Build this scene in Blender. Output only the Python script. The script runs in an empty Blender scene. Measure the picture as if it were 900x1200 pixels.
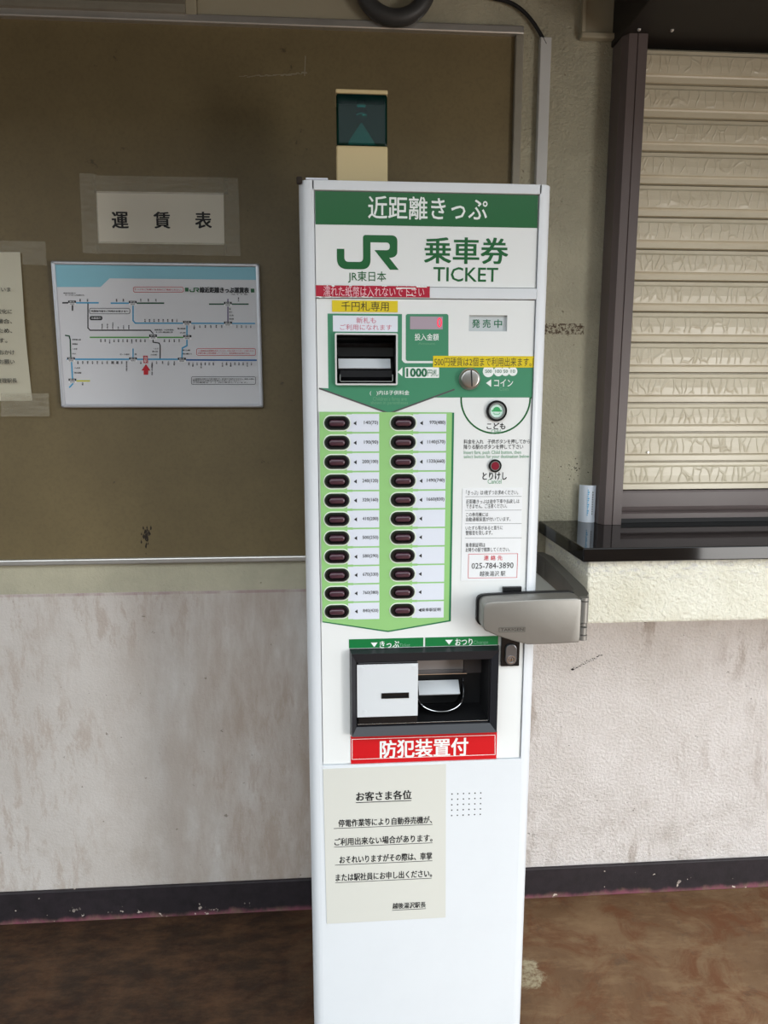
import bpy, bmesh, math, random
from mathutils import Vector, Matrix
from mathutils.geometry import tessellate_polygon
R = math.radians
random.seed(4)
sc = bpy.context.scene
COL = sc.collection

# ------------------------------------------------------------------ camera
CAM = Vector((-0.166, -1.30, 1.38))
PITCH, YAW, FPX = R(9.4), R(-4.0), 830.0
cd = bpy.data.cameras.new('camera'); cam = bpy.data.objects.new('camera', cd); COL.objects.link(cam)
cam.location = CAM; cam.rotation_euler = (R(90) - PITCH, 0, YAW)
cd.sensor_fit = 'VERTICAL'; cd.sensor_height = 24.0; cd.lens = FPX / 1200 * 24.0
cd.clip_start = 0.02
sc.camera = cam
# ------------------------------------------------------------------ light
sc.view_settings.view_transform = 'Standard'; sc.view_settings.look = 'None'
sc.view_settings.gamma = 1; sc.view_settings.use_curve_mapping = False
sc.view_settings.exposure = -0.08
w = bpy.data.worlds.new('overcast_sky'); sc.world = w; w.use_nodes = True
wt = w.node_tree; bg = wt.nodes['Background']; bg.inputs[0].default_value = (0.88, 0.95, 1.0, 1)
_tc = wt.nodes.new('ShaderNodeTexCoord'); _sp = wt.nodes.new('ShaderNodeSeparateXYZ'); wt.links.new(_tc.outputs['Generated'], _sp.inputs[0])
_mm = wt.nodes.new('ShaderNodeMath'); _mm.operation = 'MULTIPLY_ADD'; _mm.use_clamp = False     # overcast sky: (1 + 2 sin e) / 3
_cl = wt.nodes.new('ShaderNodeMath'); _cl.operation = 'MAXIMUM'; _cl.inputs[1].default_value = 0; wt.links.new(_sp.outputs[2], _cl.inputs[0])
SKY = 4.6
wt.links.new(_cl.outputs[0], _mm.inputs[0]); _mm.inputs[1].default_value = SKY * 2 / 3; _mm.inputs[2].default_value = SKY / 3; wt.links.new(_mm.outputs[0], bg.inputs[1])
def area(name, loc, target, sx, sy, power, col):
    l = bpy.data.lights.new(name, 'AREA'); l.shape = 'RECTANGLE'; l.size = sx; l.size_y = sy
    l.energy = power; l.color = col
    o = bpy.data.objects.new(name, l); COL.objects.link(o); o.location = loc
    o.rotation_euler = (Vector(target) - Vector(loc)).to_track_quat('-Z', 'Y').to_euler()
    return o
key = area('assumed_side_daylight', (2.1, -2.1, 0.85), (0.0, 0.4, 0.25), 0.55, 1.4, 14, (1.0, 0.985, 0.96)); key.data.spread = R(95)  # added area light: assumed daylight from the right, no doorway is built there

# ------------------------------------------------------------------ pixel -> point on a vertical plane (same camera)
FWD = Vector((-math.sin(YAW) * math.cos(PITCH), math.cos(YAW) * math.cos(PITCH), -math.sin(PITCH)))
RGT = Vector((math.cos(YAW), math.sin(YAW), 0)); UPV = RGT.cross(FWD)
def at(px, py, y=0.0):
    r = FWD + RGT * ((px - 450) / FPX) - UPV * ((py - 600) / FPX)
    t = (y - CAM.y) / r.y; p = CAM + r * t
    return p.x, p.z
def boxat(b, y=0.0):
    x0, y0, x1, y1 = b; cx, cy = (x0 + x1) / 2, (y0 + y1) / 2
    return at(x0, cy, y)[0], at(cx, y1, y)[1], at(x1, cy, y)[0], at(cx, y0, y)[1]   # xmin, zmin, xmax, zmax

# ------------------------------------------------------------------ materials
def lin(c): return tuple((v / 255 / 12.92) if v / 255 <= 0.04045 else ((v / 255 + 0.055) / 1.055) ** 2.4 for v in c) + (1,)
class NT:
    def __init__(s, m): s.t = m.node_tree; s.n = s.t.nodes; s.l = s.t.links
    def add(s, ty, ins=None, **kw):
        n = s.n.new(ty)
        for k, v in kw.items(): setattr(n, k, v)
        for k, v in (ins or {}).items():
            if isinstance(v, bpy.types.NodeSocket): s.l.new(v, n.inputs[k])
            else: n.inputs[k].default_value = v
        return n
    def noise(s, vec, scale, detail=4, rough=.55, dist=0):
        return s.add('ShaderNodeTexNoise', {'Vector': vec, 'Scale': scale, 'Detail': detail, 'Roughness': rough, 'Distortion': dist}).outputs[0]
    def ramp(s, fac, a, b, lo=(0, 0, 0, 1), hi=(1, 1, 1, 1)):
        n = s.add('ShaderNodeValToRGB', {0: fac}); e = n.color_ramp.elements
        e[0].position, e[1].position = a, b; e[0].color, e[1].color = lo, hi
        return n.outputs[0]
    def mix(s, fac, a, b, mode='MIX'):
        n = s.add('ShaderNodeMix', data_type='RGBA', blend_type=mode)
        for k, v in ((0, fac), (6, a), (7, b)):
            if isinstance(v, bpy.types.NodeSocket): s.l.new(v, n.inputs[k])
            else: n.inputs[k].default_value = v
        return n.outputs[2]
    def math(s, op, a, b=0.0, c=None):
        n = s.add('ShaderNodeMath', operation=op)
        for k, v in enumerate((a, b) if c is None else (a, b, c)):
            if isinstance(v, bpy.types.NodeSocket): s.l.new(v, n.inputs[k])
            else: n.inputs[k].default_value = v
        return n.outputs[0]
    def mapping(s, vec, scale=(1, 1, 1), loc=(0, 0, 0)):
        return s.add('ShaderNodeMapping', {'Vector': vec, 'Scale': scale, 'Location': loc}).outputs[0]
    def bump(s, h, strength, dist=.002, normal=None):
        n = s.add('ShaderNodeBump', {'Height': h, 'Strength': strength, 'Distance': dist})
        if normal is not None: s.l.new(normal, n.inputs['Normal'])
        return n.outputs[0]
MATS = {}
def mat(name, col, rough=.5, metal=0.0, grain=0.0, gscale=60, dirt=0.0, coat=0.0, spec=.5, emit=0, trans=0, ior=1.45):
    """flat-colour material with a little procedural grain / grime"""
    if name in MATS: return MATS[name]
    m = bpy.data.materials.new(name); m.use_nodes = True; t = NT(m); p = t.n['Principled BSDF']
    c = lin(col); g = t.add('ShaderNodeNewGeometry').outputs['Position']
    p.inputs['Base Color'].default_value = c
    if dirt > 0:
        f = t.ramp(t.noise(g, 9, 8, .7), .45, .75); f2 = t.math('MULTIPLY', f, dirt)
        t.l.new(t.mix(f2, c, tuple(v * .45 for v in c[:3]) + (1,)), p.inputs['Base Color'])
    else:
        f = t.noise(g, 30, 3); t.l.new(t.mix(t.math('MULTIPLY', f, .06), c, tuple(v * .7 for v in c[:3]) + (1,)), p.inputs['Base Color'])
    p.inputs['Roughness'].default_value = rough; p.inputs['Metallic'].default_value = metal
    p.inputs['Specular IOR Level'].default_value = spec; p.inputs['Coat Weight'].default_value = coat
    p.inputs['Coat Roughness'].default_value = .08; p.inputs['IOR'].default_value = ior
    p.inputs['Transmission Weight'].default_value = trans
    if grain > 0: t.l.new(t.bump(t.noise(g, gscale, 4), grain), p.inputs['Normal'])
    if emit: p.inputs['Emission Color'].default_value = c; p.inputs['Emission Strength'].default_value = emit
    MATS[name] = m; return m

def tree(name):
    m = bpy.data.materials.new(name); m.use_nodes = True; MATS[name] = m
    t = NT(m); p = t.n['Principled BSDF']; P = t.add('ShaderNodeNewGeometry').outputs['Position']
    sep = t.add('ShaderNodeSeparateXYZ', {0: P}).outputs
    return m, t, p, P, sep
# painted plaster: cream above the dado line, greyish below, stains
def wall_mat():
    m, t, p, P, s = tree('painted_plaster')
    low = t.add('ShaderNodeMath', {0: s[2], 1: .897}, operation='LESS_THAN').outputs[0]
    up_c = t.mix(t.ramp(t.noise(P, 6, 6, .7), .35, .7), lin((194, 188, 164)), lin((172, 167, 146)))
    xr = t.ramp(t.math('ADD', s[0], t.math('MULTIPLY', t.noise(P, 4, 4), .3)), .0, .3)        # lighter right of the machine: the light from that side put into the colour
    lo_c = t.mix(t.ramp(t.noise(P, 5, 6, .7), .38, .68), t.mix(xr, lin((206, 199, 193)), lin((238, 231, 227))), t.mix(xr, lin((194, 186, 179)), lin((224, 216, 210))))
    drip = t.noise(t.mapping(P, (9, 9, 2.3)), 3.0, 9, .8, .3)               # vertical run marks on the lower paint
    runs = t.math('MULTIPLY', t.ramp(drip, .5, .58), t.ramp(t.noise(P, 3.1, 3), .42, .58))
    lo_c = t.mix(t.math('MULTIPLY', runs, .65), lo_c, lin((178, 162, 150)))
    xl = t.ramp(t.math('ADD', t.math('MULTIPLY', s[0], -1), t.math('MULTIPLY', t.noise(P, 4, 3), .3)), .18, .38)
    band = t.math('MULTIPLY', xl, t.ramp(t.math('ADD', s[0], .95), .15, .5))  # old browned patch beside the machine
    lo_c = t.mix(t.math('MULTIPLY', band, t.math('MULTIPLY', t.ramp(t.noise(t.mapping(P, (5, 5, 1.2)), 2.2, 6, .7), .35, .62), .75)), lo_c, lin((165, 146, 130)))
    line = t.math('MULTIPLY', t.math('LESS_THAN', t.math('ABSOLUTE', t.math('SUBTRACT', s[2], .893)), .0035), t.ramp(t.noise(P, 20, 3), .3, .6))
    c = t.mix(low, up_c, lo_c); c = t.mix(t.math('MULTIPLY', line, .45), c, lin((150, 110, 120)))
    foot = t.math('MULTIPLY', t.ramp(t.math('SUBTRACT', .42, s[2]), .0, .38), t.ramp(t.noise(P, 13, 7, .75), .48, .66))
    c = t.mix(t.math('MULTIPLY', foot, .55), c, lin((168, 155, 142)))
    specks = t.ramp(t.noise(P, 55, 3, .6), .70, .74)
    c = t.mix(t.math('MULTIPLY', specks, .7), c, lin((105, 92, 75)))
    hb = t.math('MULTIPLY', t.math('LESS_THAN', t.math('ABSOLUTE', t.math('SUBTRACT', s[2], 1.538)), .013), t.math('LESS_THAN', t.math('ABSOLUTE', t.math('SUBTRACT', s[0], .385)), .06))
    c = t.mix(t.math('MULTIPLY', hb, t.ramp(t.noise(P, 150, 3, .7), .46, .56)), c, lin((84, 66, 48)))       # row of rusty specks, old adhesive
    t.l.new(c, p.inputs['Base Color']); p.inputs['Roughness'].default_value = .75
    h1 = t.noise(P, 125, 5, .65); h2 = t.noise(P, 210, 3, .6)
    smooth = t.ramp(t.math('MULTIPLY', s[0], 1), 0.0, 0.35, (.25, .25, .25, 1), (1, 1, 1, 1))
    n = t.bump(h1, .55, .009); t.l.new(smooth, n.node.inputs['Strength']); n = t.bump(h2, .35, .002, n); t.l.new(n, p.inputs['Normal'])
    
    return m
def stucco_mat():
    m, t, p, P, s = tree('cream_stucco')
    c = t.mix(t.ramp(t.noise(P, 7, 5), .4, .7), lin((240, 238, 222)), lin((226, 222, 202)))
    scuff = t.math('MULTIPLY', t.ramp(t.math('SUBTRACT', s[2], .98), .0, .03), t.ramp(t.noise(t.mapping(P, (8, 8, 22)), 3, 5, .7), .5, .62))
    c = t.mix(t.math('MULTIPLY', scuff, .35), c, lin((165, 165, 185)))
    t.l.new(c, p.inputs['Base Color']); p.inputs['Roughness'].default_value = .8
    v = t.add('ShaderNodeTexVoronoi', {'Vector': t.mapping(P, (1, 1, 1.3)), 'Scale': 95}, feature='SMOOTH_F1').outputs[0]
    n = t.bump(t.noise(P, 120, 5, .6, .3), 1.0, .007); n = t.bump(v, .3, .003, n); t.l.new(n, p.inputs['Normal'])
    return m
def floor_mat():
    m, t, p, P, s = tree('stained_concrete')
    a = t.noise(P, 2.3, 8, .68, .6); b = t.noise(P, 8, 8, .7, 1.0)
    c = t.mix(t.ramp(a, .36, .64), lin((96, 70, 48)), lin((126, 100, 74)))
    c = t.mix(t.math('MULTIPLY', t.ramp(b, .48, .62), .75), c, lin((100, 60, 36)))
    c = t.mix(t.math('MULTIPLY', t.ramp(t.noise(t.mapping(P, (3, 9, 1)), 2.5, 7, .7), .5, .66), .35), c, lin((146, 122, 92)))
    c = t.mix(t.math('MULTIPLY', t.ramp(t.noise(P, 16, 6, .8), .56, .68), .5), c, lin((80, 62, 50)))
    # left of the machine: its shadow painted into the floor colour, with dark blotches
    d = t.ramp(t.math('ADD', t.math('MULTIPLY', s[0], -1), t.math('MULTIPLY', a, .3)), .15, .45)
    c = t.mix(t.math('MULTIPLY', d, .93), c, t.mix(t.ramp(t.noise(t.mapping(P, (3, 7, 1)), 3.2, 8, .75), .42, .62), lin((38, 27, 21)), lin((74, 52, 36))))
    v = t.add('ShaderNodeVectorMath', {0: P, 1: (.290, .175, 0)}, operation='DISTANCE').outputs['Value']
    pale = t.ramp(t.math('ADD', v, t.math('MULTIPLY', t.math('SUBTRACT', b, .5), .12)), .034, .042, (1, 1, 1, 1), (0, 0, 0, 1))
    c = t.mix(t.math('MULTIPLY', pale, t.ramp(t.noise(P, 60, 5, .7), .35, .6)), c, lin((168, 158, 130)))
    t.l.new(c, p.inputs['Base Color'])
    p.inputs['Specular IOR Level'].default_value = .25
    t.l.new(t.ramp(b, .35, .7, (.42, .42, .42, 1), (.7, .7, .7, 1)), p.inputs['Roughness'])
    t.l.new(t.bump(t.noise(P, 40, 6, .7), .35, .004), p.inputs['Normal'])
    return m
def base_mat():
    m, t, p, P, s = tree('worn_black_paint')
    n1 = t.noise(P, 38, 5, .7)
    chips = t.ramp(t.noise(P, 60, 2, .5), .74, .75)
    lowz = t.ramp(t.math('SUBTRACT', .045, s[2]), 0, .03)
    chips2 = t.math('MULTIPLY', t.ramp(t.noise(P, 36, 3, .6), .665, .68), lowz)
    c = t.mix(t.ramp(n1, .4, .7), lin((40, 33, 38)), lin((26, 22, 25)))
    pk = t.ramp(t.math('ADD', s[2], t.math('MULTIPLY', t.math('SUBTRACT', t.noise(t.mapping(P, (9, 9, 4)), 1.6, 5, .7), .5), .045)), .004, .017, (1, 1, 1, 1), (0, 0, 0, 1))
    c = t.mix(pk, c, t.mix(t.ramp(n1, .45, .6), lin((128, 74, 88)), lin((120, 92, 84))))
    c = t.mix(t.math('MAXIMUM', chips, chips2), c, lin((205, 190, 178)))
    t.l.new(c, p.inputs['Base Color']); p.inputs['Roughness'].default_value = .6
    t.l.new(t.bump(n1, .3, .003), p.inputs['Normal'])
    return m
def board_mat():
    m, t, p, P, s = tree('olive_board')
    f = t.noise(P, 3, 6, .6); fine = t.noise(P, 160, 3)
    c = t.mix(t.ramp(f, .35, .7), lin((122, 107, 74)), lin((108, 94, 65)))
    c = t.mix(t.math('MULTIPLY', t.ramp(fine, .45, .7), .25), c, lin((86, 76, 54)))
    c = t.mix(t.math('MULTIPLY', t.ramp(t.noise(P, 24, 4, .7), .69, .73), .6), c, lin((60, 54, 40)))
    t.l.new(c, p.inputs['Base Color']); p.inputs['Roughness'].default_value = .5
    t.l.new(t.bump(fine, .12, .001), p.inputs['Normal'])
    return m
def slat_mat():
    m, t, p, P, s = tree('embossed_beige_steel')
    o = t.add('ShaderNodeTexCoord').outputs['Object']; so = t.add('ShaderNodeSeparateXYZ', {0: o}).outputs
    q = t.mapping(P, (50, 1, 18)); dn = t.add('ShaderNodeTexNoise', {'Vector': P, 'Scale': 28.0, 'Detail': 1.0}).outputs[1]
    q = t.add('ShaderNodeMix', {0: .45, 4: q, 5: dn}, data_type='VECTOR').outputs[1] if False else t.add('ShaderNodeVectorMath', {0: q, 1: t.add('ShaderNodeVectorMath', {0: dn, 1: (.9, 0, .9)}, operation='MULTIPLY').outputs[0]}, operation='ADD').outputs[0]
    v = t.add('ShaderNodeTexVoronoi', {'Vector': q, 'Scale': 1.0}, feature='DISTANCE_TO_EDGE').outputs[0]
    ridge = t.ramp(v, .0, .10, (1, 1, 1, 1), (0, 0, 0, 1))
    mask = t.math('MULTIPLY', t.ramp(so[2], .021, .026), t.ramp(so[2], .053, .058, (1, 1, 1, 1), (0, 0, 0, 1)))
    h = t.math('MULTIPLY', ridge, mask)
    c = t.mix(t.math('MULTIPLY', t.ramp(t.noise(t.mapping(P, (3, 3, 14)), 3, 5, .7), .5, .75), .3), lin((206, 196, 172)), lin((160, 143, 110)))
    t.l.new(c, p.inputs['Base Color']); p.inputs['Roughness'].default_value = .3
    t.l.new(t.bump(h, .55, .002), p.inputs['Normal'])
    return m
def tape_mat():
    m, t, p, P, s = tree('clear_tape'); p.inputs['Base Color'].default_value = lin((200, 192, 170)); p.inputs['Roughness'].default_value = .3
    tr = t.add('ShaderNodeBsdfTransparent'); mx = t.add('ShaderNodeMixShader', {1: tr.outputs[0], 2: p.outputs[0]})
    f = t.noise(t.mapping(P, (30, 1, 160)), 1, 4, .6); t.l.new(t.math('ADD', t.math('MULTIPLY', f, .35), .02), mx.inputs[0])
    t.l.new(t.bump(t.noise(P, 60, 4, .7, 1.5), .6, .003), p.inputs['Normal'])
    t.l.new(mx.outputs[0], t.n['Material Output'].inputs[0]); return m
def lens_mat():
    m, t, p, P, s = tree('green_lens'); p.inputs['Base Color'].default_value = lin((8, 82, 74)); p.inputs['Transmission Weight'].default_value = .85
    p.inputs['Roughness'].default_value = .06; p.inputs['IOR'].default_value = 1.25; p.inputs['Specular IOR Level'].default_value = .25; return m
wall_m, stucco, floor_m, base_m, board_m, slat_m, tape, lens_m = wall_mat(), stucco_mat(), floor_mat(), base_mat(), board_mat(), slat_mat(), tape_mat(), lens_mat()
white = mat('white_enamel', (222, 226, 230), .28, dirt=.05); white2 = mat('white_panel', (234, 236, 235), .22, coat=.3)
gap = mat('dark_gap', (30, 30, 30), .7)
green = mat('sign_green', (14, 96, 44), .3); teal = mat('panel_green', (70, 140, 106), .3); palegreen = mat('pale_green', (150, 202, 128), .35)
edgegreen = mat('edge_green', (30, 118, 78), .4); stripgreen = mat('strip_green', (16, 118, 62), .3)
ink = mat('black_ink', (28, 28, 30), .6); inkgrey = mat('grey_ink', (84, 88, 88), .6); whiteink = mat('white_ink', (238, 243, 240), .5)
greenink = mat('green_ink', (36, 110, 76), .6); softgreen = mat('soft_green_ink', (110, 165, 130), .6)
redink = mat('red_ink', (205, 50, 66), .6); pinkink = mat('pink_ink', (206, 120, 140), .6)
redst = mat('red_sticker', (205, 20, 30), .3, coat=.3); crimson = mat('crimson_tape', (180, 22, 52), .25, coat=.5)
yellow = mat('yellow_sticker', (226, 202, 30), .35, dirt=.12)
black = mat('black_plastic', (20, 20, 22), .22); blackm = mat('black_matt', (24, 24, 26), .55); charcoal = mat('charcoal_plastic', (40, 41, 46), .3)
chrome = mat('chrome', (225, 225, 228), .12, 1.0); steel = mat('brushed_steel', (224, 229, 233), .4, .15, grain=.1, gscale=25)
nickel = mat('satin_nickel', (150, 148, 143), .45, .7, grain=.12, gscale=40, dirt=.15)
nickdark = mat('worn_nickel', (122, 120, 114), .45, .7, dirt=.2)
lensplum = mat('plum_button', (74, 44, 56), .08, coat=1); labelw = mat('label_white', (224, 229, 240), .3); ring = mat('ring_white', (232, 242, 226), .4)
paperc = mat('cream_paper', (214, 214, 206), .45, coat=.1); paperw = mat('white_paper', (212, 206, 190), .55)
beige = mat('beige_plastic', (222, 200, 150), .35); alu = mat('aluminium', (212, 210, 206), .35, .75, dirt=.25)
alud = mat('dull_aluminium', (158, 152, 138), .5, .3, dirt=.35); silver = mat('silver_frame', (214, 214, 220), .3, .6)
mauve = mat('mauve_steel', (100, 89, 87), .38, dirt=.12); darkbrown = mat('dark_brown_steel', (38, 34, 31), .6, dirt=.1)
granite = mat('black_granite', (16, 16, 17), .06, dirt=.1, spec=.3); duct = mat('duct_grey', (200, 200, 198), .5, dirt=.1)
rubber = mat('black_rubber', (62, 62, 62), .45); chalk = mat('chalky_scratch', (150, 142, 120), .8); grime = mat('grime', (48, 40, 34), .9)
concrete = mat('ceiling_paint', (84, 72, 55), .8)
led = mat('led_red', (255, 60, 90), .4, emit=.5); dispw = mat('display_window', (176, 160, 172), .15, coat=.5); dispg = mat('display_grey', (196, 202, 204), .2)
mapw = mat('map_white', (222, 222, 226), .25, coat=.3)

# ------------------------------------------------------------------ objects
def obj(name, me, m, parent=None, loc=None, **props):
    if not isinstance(me, bpy.types.Mesh): me = me.mesh(name)
    for x in (m if isinstance(m, (list, tuple)) else [m]): me.materials.append(x)
    o = bpy.data.objects.new(name, me); COL.objects.link(o); o.parent = parent
    if loc: o.location = loc
    for k, v in props.items(): o[k] = v
    return o
def thing(name, label, cat, loc=(0, 0, 0), group=None):
    o = bpy.data.objects.new(name, None); COL.objects.link(o); o.location = loc; o.empty_display_size = .05
    o['label'] = label; o['category'] = cat
    if group: o['group'] = group
    bpy.context.view_layer.update(); return o
class G:
    """collects shapes for one mesh; off = parent's location, subtracted so children sit in place"""
    def __init__(s, off=(0, 0, 0)): s.bm = bmesh.new(); s.off = Vector(off)
    def box(s, x0, x1, y0, y1, z0, z1, bev=0, seg=2, mi=0):
        b = bmesh.new(); bmesh.ops.create_cube(b, size=1)
        bmesh.ops.scale(b, vec=(abs(x1 - x0), abs(y1 - y0), abs(z1 - z0)), verts=b.verts)
        bmesh.ops.translate(b, vec=((x0 + x1) / 2, (y0 + y1) / 2, (z0 + z1) / 2), verts=b.verts)
        if bev: bmesh.ops.bevel(b, geom=b.edges[:], offset=bev, segments=seg, profile=.5, affect='EDGES')
        return s.join(b, mi)
    def join(s, b, mi=0):
        for f in b.faces: f.material_index = mi
        me = bpy.data.meshes.new('tmp'); b.to_mesh(me); b.free(); s.bm.from_mesh(me); bpy.data.meshes.remove(me); return s
    def prism(s, pts, y0, y1, bev=0, mi=0, seg=2):        # (x,z) outline extruded in y
        b = bmesh.new(); v = [b.verts.new((x, y0, z)) for x, z in pts]; f = b.faces.new(v)
        r = bmesh.ops.extrude_face_region(b, geom=[f]); vs = [e for e in r['geom'] if isinstance(e, bmesh.types.BMVert)]
        bmesh.ops.translate(b, vec=(0, y1 - y0, 0), verts=vs); bmesh.ops.recalc_face_normals(b, faces=b.faces)
        if bev: bmesh.ops.bevel(b, geom=[e for e in b.edges if abs(e.verts[0].co.y - y0) < 1e-6 and abs(e.verts[1].co.y - y0) < 1e-6], offset=bev, segments=seg, profile=.5, affect='EDGES')
        return s.join(b, mi)
    def column(s, pts, z0, z1, mi=0):                       # (x,y) outline extruded in z
        b = bmesh.new(); v = [b.verts.new((x, y, z0)) for x, y in pts]; f = b.faces.new(v)
        r = bmesh.ops.extrude_face_region(b, geom=[f]); vs = [e for e in r['geom'] if isinstance(e, bmesh.types.BMVert)]
        bmesh.ops.translate(b, vec=(0, 0, z1 - z0), verts=vs); bmesh.ops.recalc_face_normals(b, faces=b.faces); return s.join(b, mi)
    def beam(s, pts, x0, x1, mi=0):                         # (y,z) outline extruded in x
        b = bmesh.new(); v = [b.verts.new((x0, y, z)) for y, z in pts]; f = b.faces.new(v)
        r = bmesh.ops.extrude_face_region(b, geom=[f]); vs = [e for e in r['geom'] if isinstance(e, bmesh.types.BMVert)]
        bmesh.ops.translate(b, vec=(x1 - x0, 0, 0), verts=vs); bmesh.ops.recalc_face_normals(b, faces=b.faces); return s.join(b, mi)
    def disc(s, cx, cz, r, y0, y1, r2=None, n=32, bev=0, mi=0):  # cylinder along y, y0 = front
        b = bmesh.new(); bmesh.ops.create_cone(b, cap_ends=True, segments=n, radius1=r if r2 is None else r2, radius2=r, depth=abs(y1 - y0))
        bmesh.ops.rotate(b, matrix=Matrix.Rotation(R(90), 3, 'X'), verts=b.verts)
        bmesh.ops.translate(b, vec=(cx, (y0 + y1) / 2, cz), verts=b.verts)
        if bev: bmesh.ops.bevel(b, geom=[e for e in b.edges if e.calc_length() < r and all(abs(v.co.y - min(y0, y1)) < 1e-5 for v in e.verts)], offset=bev, segments=3, profile=.5, affect='EDGES')
        return s.join(b, mi)
    def ringd(s, cx, cz, r0, r1, y0, y1, n=32, mi=0):
        a = [(cx + r1 * math.cos(i * 2 * math.pi / n), cz + r1 * math.sin(i * 2 * math.pi / n)) for i in range(n)]
        c = [(cx + r0 * math.cos(i * 2 * math.pi / n), cz + r0 * math.sin(i * 2 * math.pi / n)) for i in range(n)]
        return s.loop(a, c, y0, y1, mi)
    def loop(s, a, c, y0, y1, mi=0):                        # frame between outer outline a and inner outline c
        b = bmesh.new(); n = len(a)
        V = [[b.verts.new((x, y, z)) for x, z in q] for q, y in ((a, y0), (c, y0), (c, y1), (a, y1))]
        for k in range(4):
            p, q = V[k], V[(k + 1) % 4]
            for i in range(n): b.faces.new((p[i], p[(i + 1) % n], q[(i + 1) % n], q[i]))
        bmesh.ops.recalc_face_normals(b, faces=b.faces); return s.join(b, mi)
    def tube(s, pts, r, n=12, mi=0):
        P = [Vector(p) for p in pts]; b = bmesh.new(); rings = []
        for i, p in enumerate(P):
            d = (P[min(i + 1, len(P) - 1)] - P[max(i - 1, 0)]).normalized()
            a = d.cross(Vector((0, 1, .01))); a = a.normalized() if a.length > .01 else Vector((1, 0, 0)); c = d.cross(a)
            rr = r[i] if isinstance(r, (list, tuple)) else r
            rings.append([b.verts.new(p + (a * math.cos(t * 2 * math.pi / n) + c * math.sin(t * 2 * math.pi / n)) * rr) for t in range(n)])
        for u, v in zip(rings, rings[1:]):
            for i in range(n): b.faces.new((u[i], u[(i + 1) % n], v[(i + 1) % n], v[i]))
        b.faces.new(rings[0][::-1]); b.faces.new(rings[-1]); bmesh.ops.recalc_face_normals(b, faces=b.faces); return s.join(b, mi)
    def flat(s, pts, y, mi=0):                              # flat print polygon facing -y
        v = [s.bm.verts.new((x, y, z)) for x, z in pts]; f = s.bm.faces.new(v); f.material_index = mi
        f.normal_update()
        if f.normal.y > 0: f.normal_flip()
        return s
    def rect(s, x0, z0, x1, z1, y, mi=0): return s.flat([(x0, z0), (x1, z0), (x1, z1), (x0, z1)], y, mi)
    def stroke(s, pts, wd, y, mi=0):                        # flat printed line
        for i, ((xa, za), (xb, zb)) in enumerate(zip(pts, pts[1:])):
            d = Vector((xb - xa, zb - za)); l = d.length
            if l < 1e-7: continue
            d /= l; n = Vector((-d.y, d.x)) * wd / 2; e = d * wd * .35; yy = y - (i % 2) * 2e-5
            s.flat([(xa - e.x + n.x, za - e.y + n.y), (xb + e.x + n.x, zb + e.y + n.y), (xb + e.x - n.x, zb + e.y - n.y), (xa - e.x - n.x, za - e.y - n.y)], yy, mi)
        return s
    def text(s, txt, box, y, bold=0.0, mi=0, keep=False):   # text fitted into (xmin,zmin,xmax,zmax)
        vs, fs = glyphs(txt, 0)
        ax = [v[0] for v in vs]; az = [v[1] for v in vs]; a0, a1, b0, b1 = min(ax), max(ax), min(az), max(az)
        kx = (box[2] - box[0]) / (a1 - a0); kz = (box[3] - box[1]) / (b1 - b0)
        d = bold * kz * (.75 if box[3] - box[1] > .011 else .45)
        for k, (dx, dz) in enumerate([(0, 0)] if bold == 0 else [(-1, 0), (1, 0), (0, -1), (0, 1)] if bold < .02 else [(-1, -.6), (1, -.6), (-1, .6), (1, .6), (0, 0)]):
            V = [s.bm.verts.new((box[0] + (v[0] - a0) * kx + dx * d, y - k * 3e-5, box[1] + (v[1] - b0) * kz + dz * d)) for v in vs]
            for f in fs:
                try:
                    q = s.bm.faces.new([V[i] for i in f]); q.material_index = mi
                except ValueError: pass
        return s
    def mesh(s, name):
        bmesh.ops.translate(s.bm, vec=-s.off, verts=s.bm.verts)
        me = bpy.data.meshes.new(name); s.bm.to_mesh(me); s.bm.free(); return me
def letters(parent, items, m, y, bold=0.0, name='lettering'):   # one object for each line of print
    out = []
    for it in items:
        g = G(O); g.text(it[0], it[1] if max(map(abs, it[1])) < 5 else boxat(it[1], PY), y, it[2] if len(it) > 2 else bold); out.append(obj(name, g, m, parent))
    return out
def smooth(o, ang=35):
    o.data.polygons.foreach_set('use_smooth', [True] * len(o.data.polygons)); o.data.set_sharp_from_angle(angle=R(ang)); return o
_gl = {}
def glyphs(txt, bold):
    k = (txt, bold)
    if k not in _gl:
        cu = bpy.data.curves.new('t', 'FONT'); cu.body = txt; cu.size = 1; cu.resolution_u = 2; cu.offset = bold
        o = bpy.data.objects.new('t', cu); COL.objects.link(o); dg = bpy.context.evaluated_depsgraph_get()
        me = bpy.data.meshes.new_from_object(o.evaluated_get(dg))
        _gl[k] = ([tuple(v.co[:2]) for v in me.vertices], [tuple(reversed(p.vertices)) if p.normal.z < 0 else tuple(p.vertices) for p in me.polygons])
        bpy.data.objects.remove(o); bpy.data.curves.remove(cu); bpy.data.meshes.remove(me)
    return _gl[k]
def rrect(x0, z0, x1, z1, r, n=6):
    out = []
    for cx, cz, a in ((x1 - r, z1 - r, 0), (x0 + r, z1 - r, 90), (x0 + r, z0 + r, 180), (x1 - r, z0 + r, 270)):
        for i in range(n + 1):
            t = R(a + 90 * i / n); out.append((cx + r * math.cos(t), cz + r * math.sin(t)))
    return out
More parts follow.
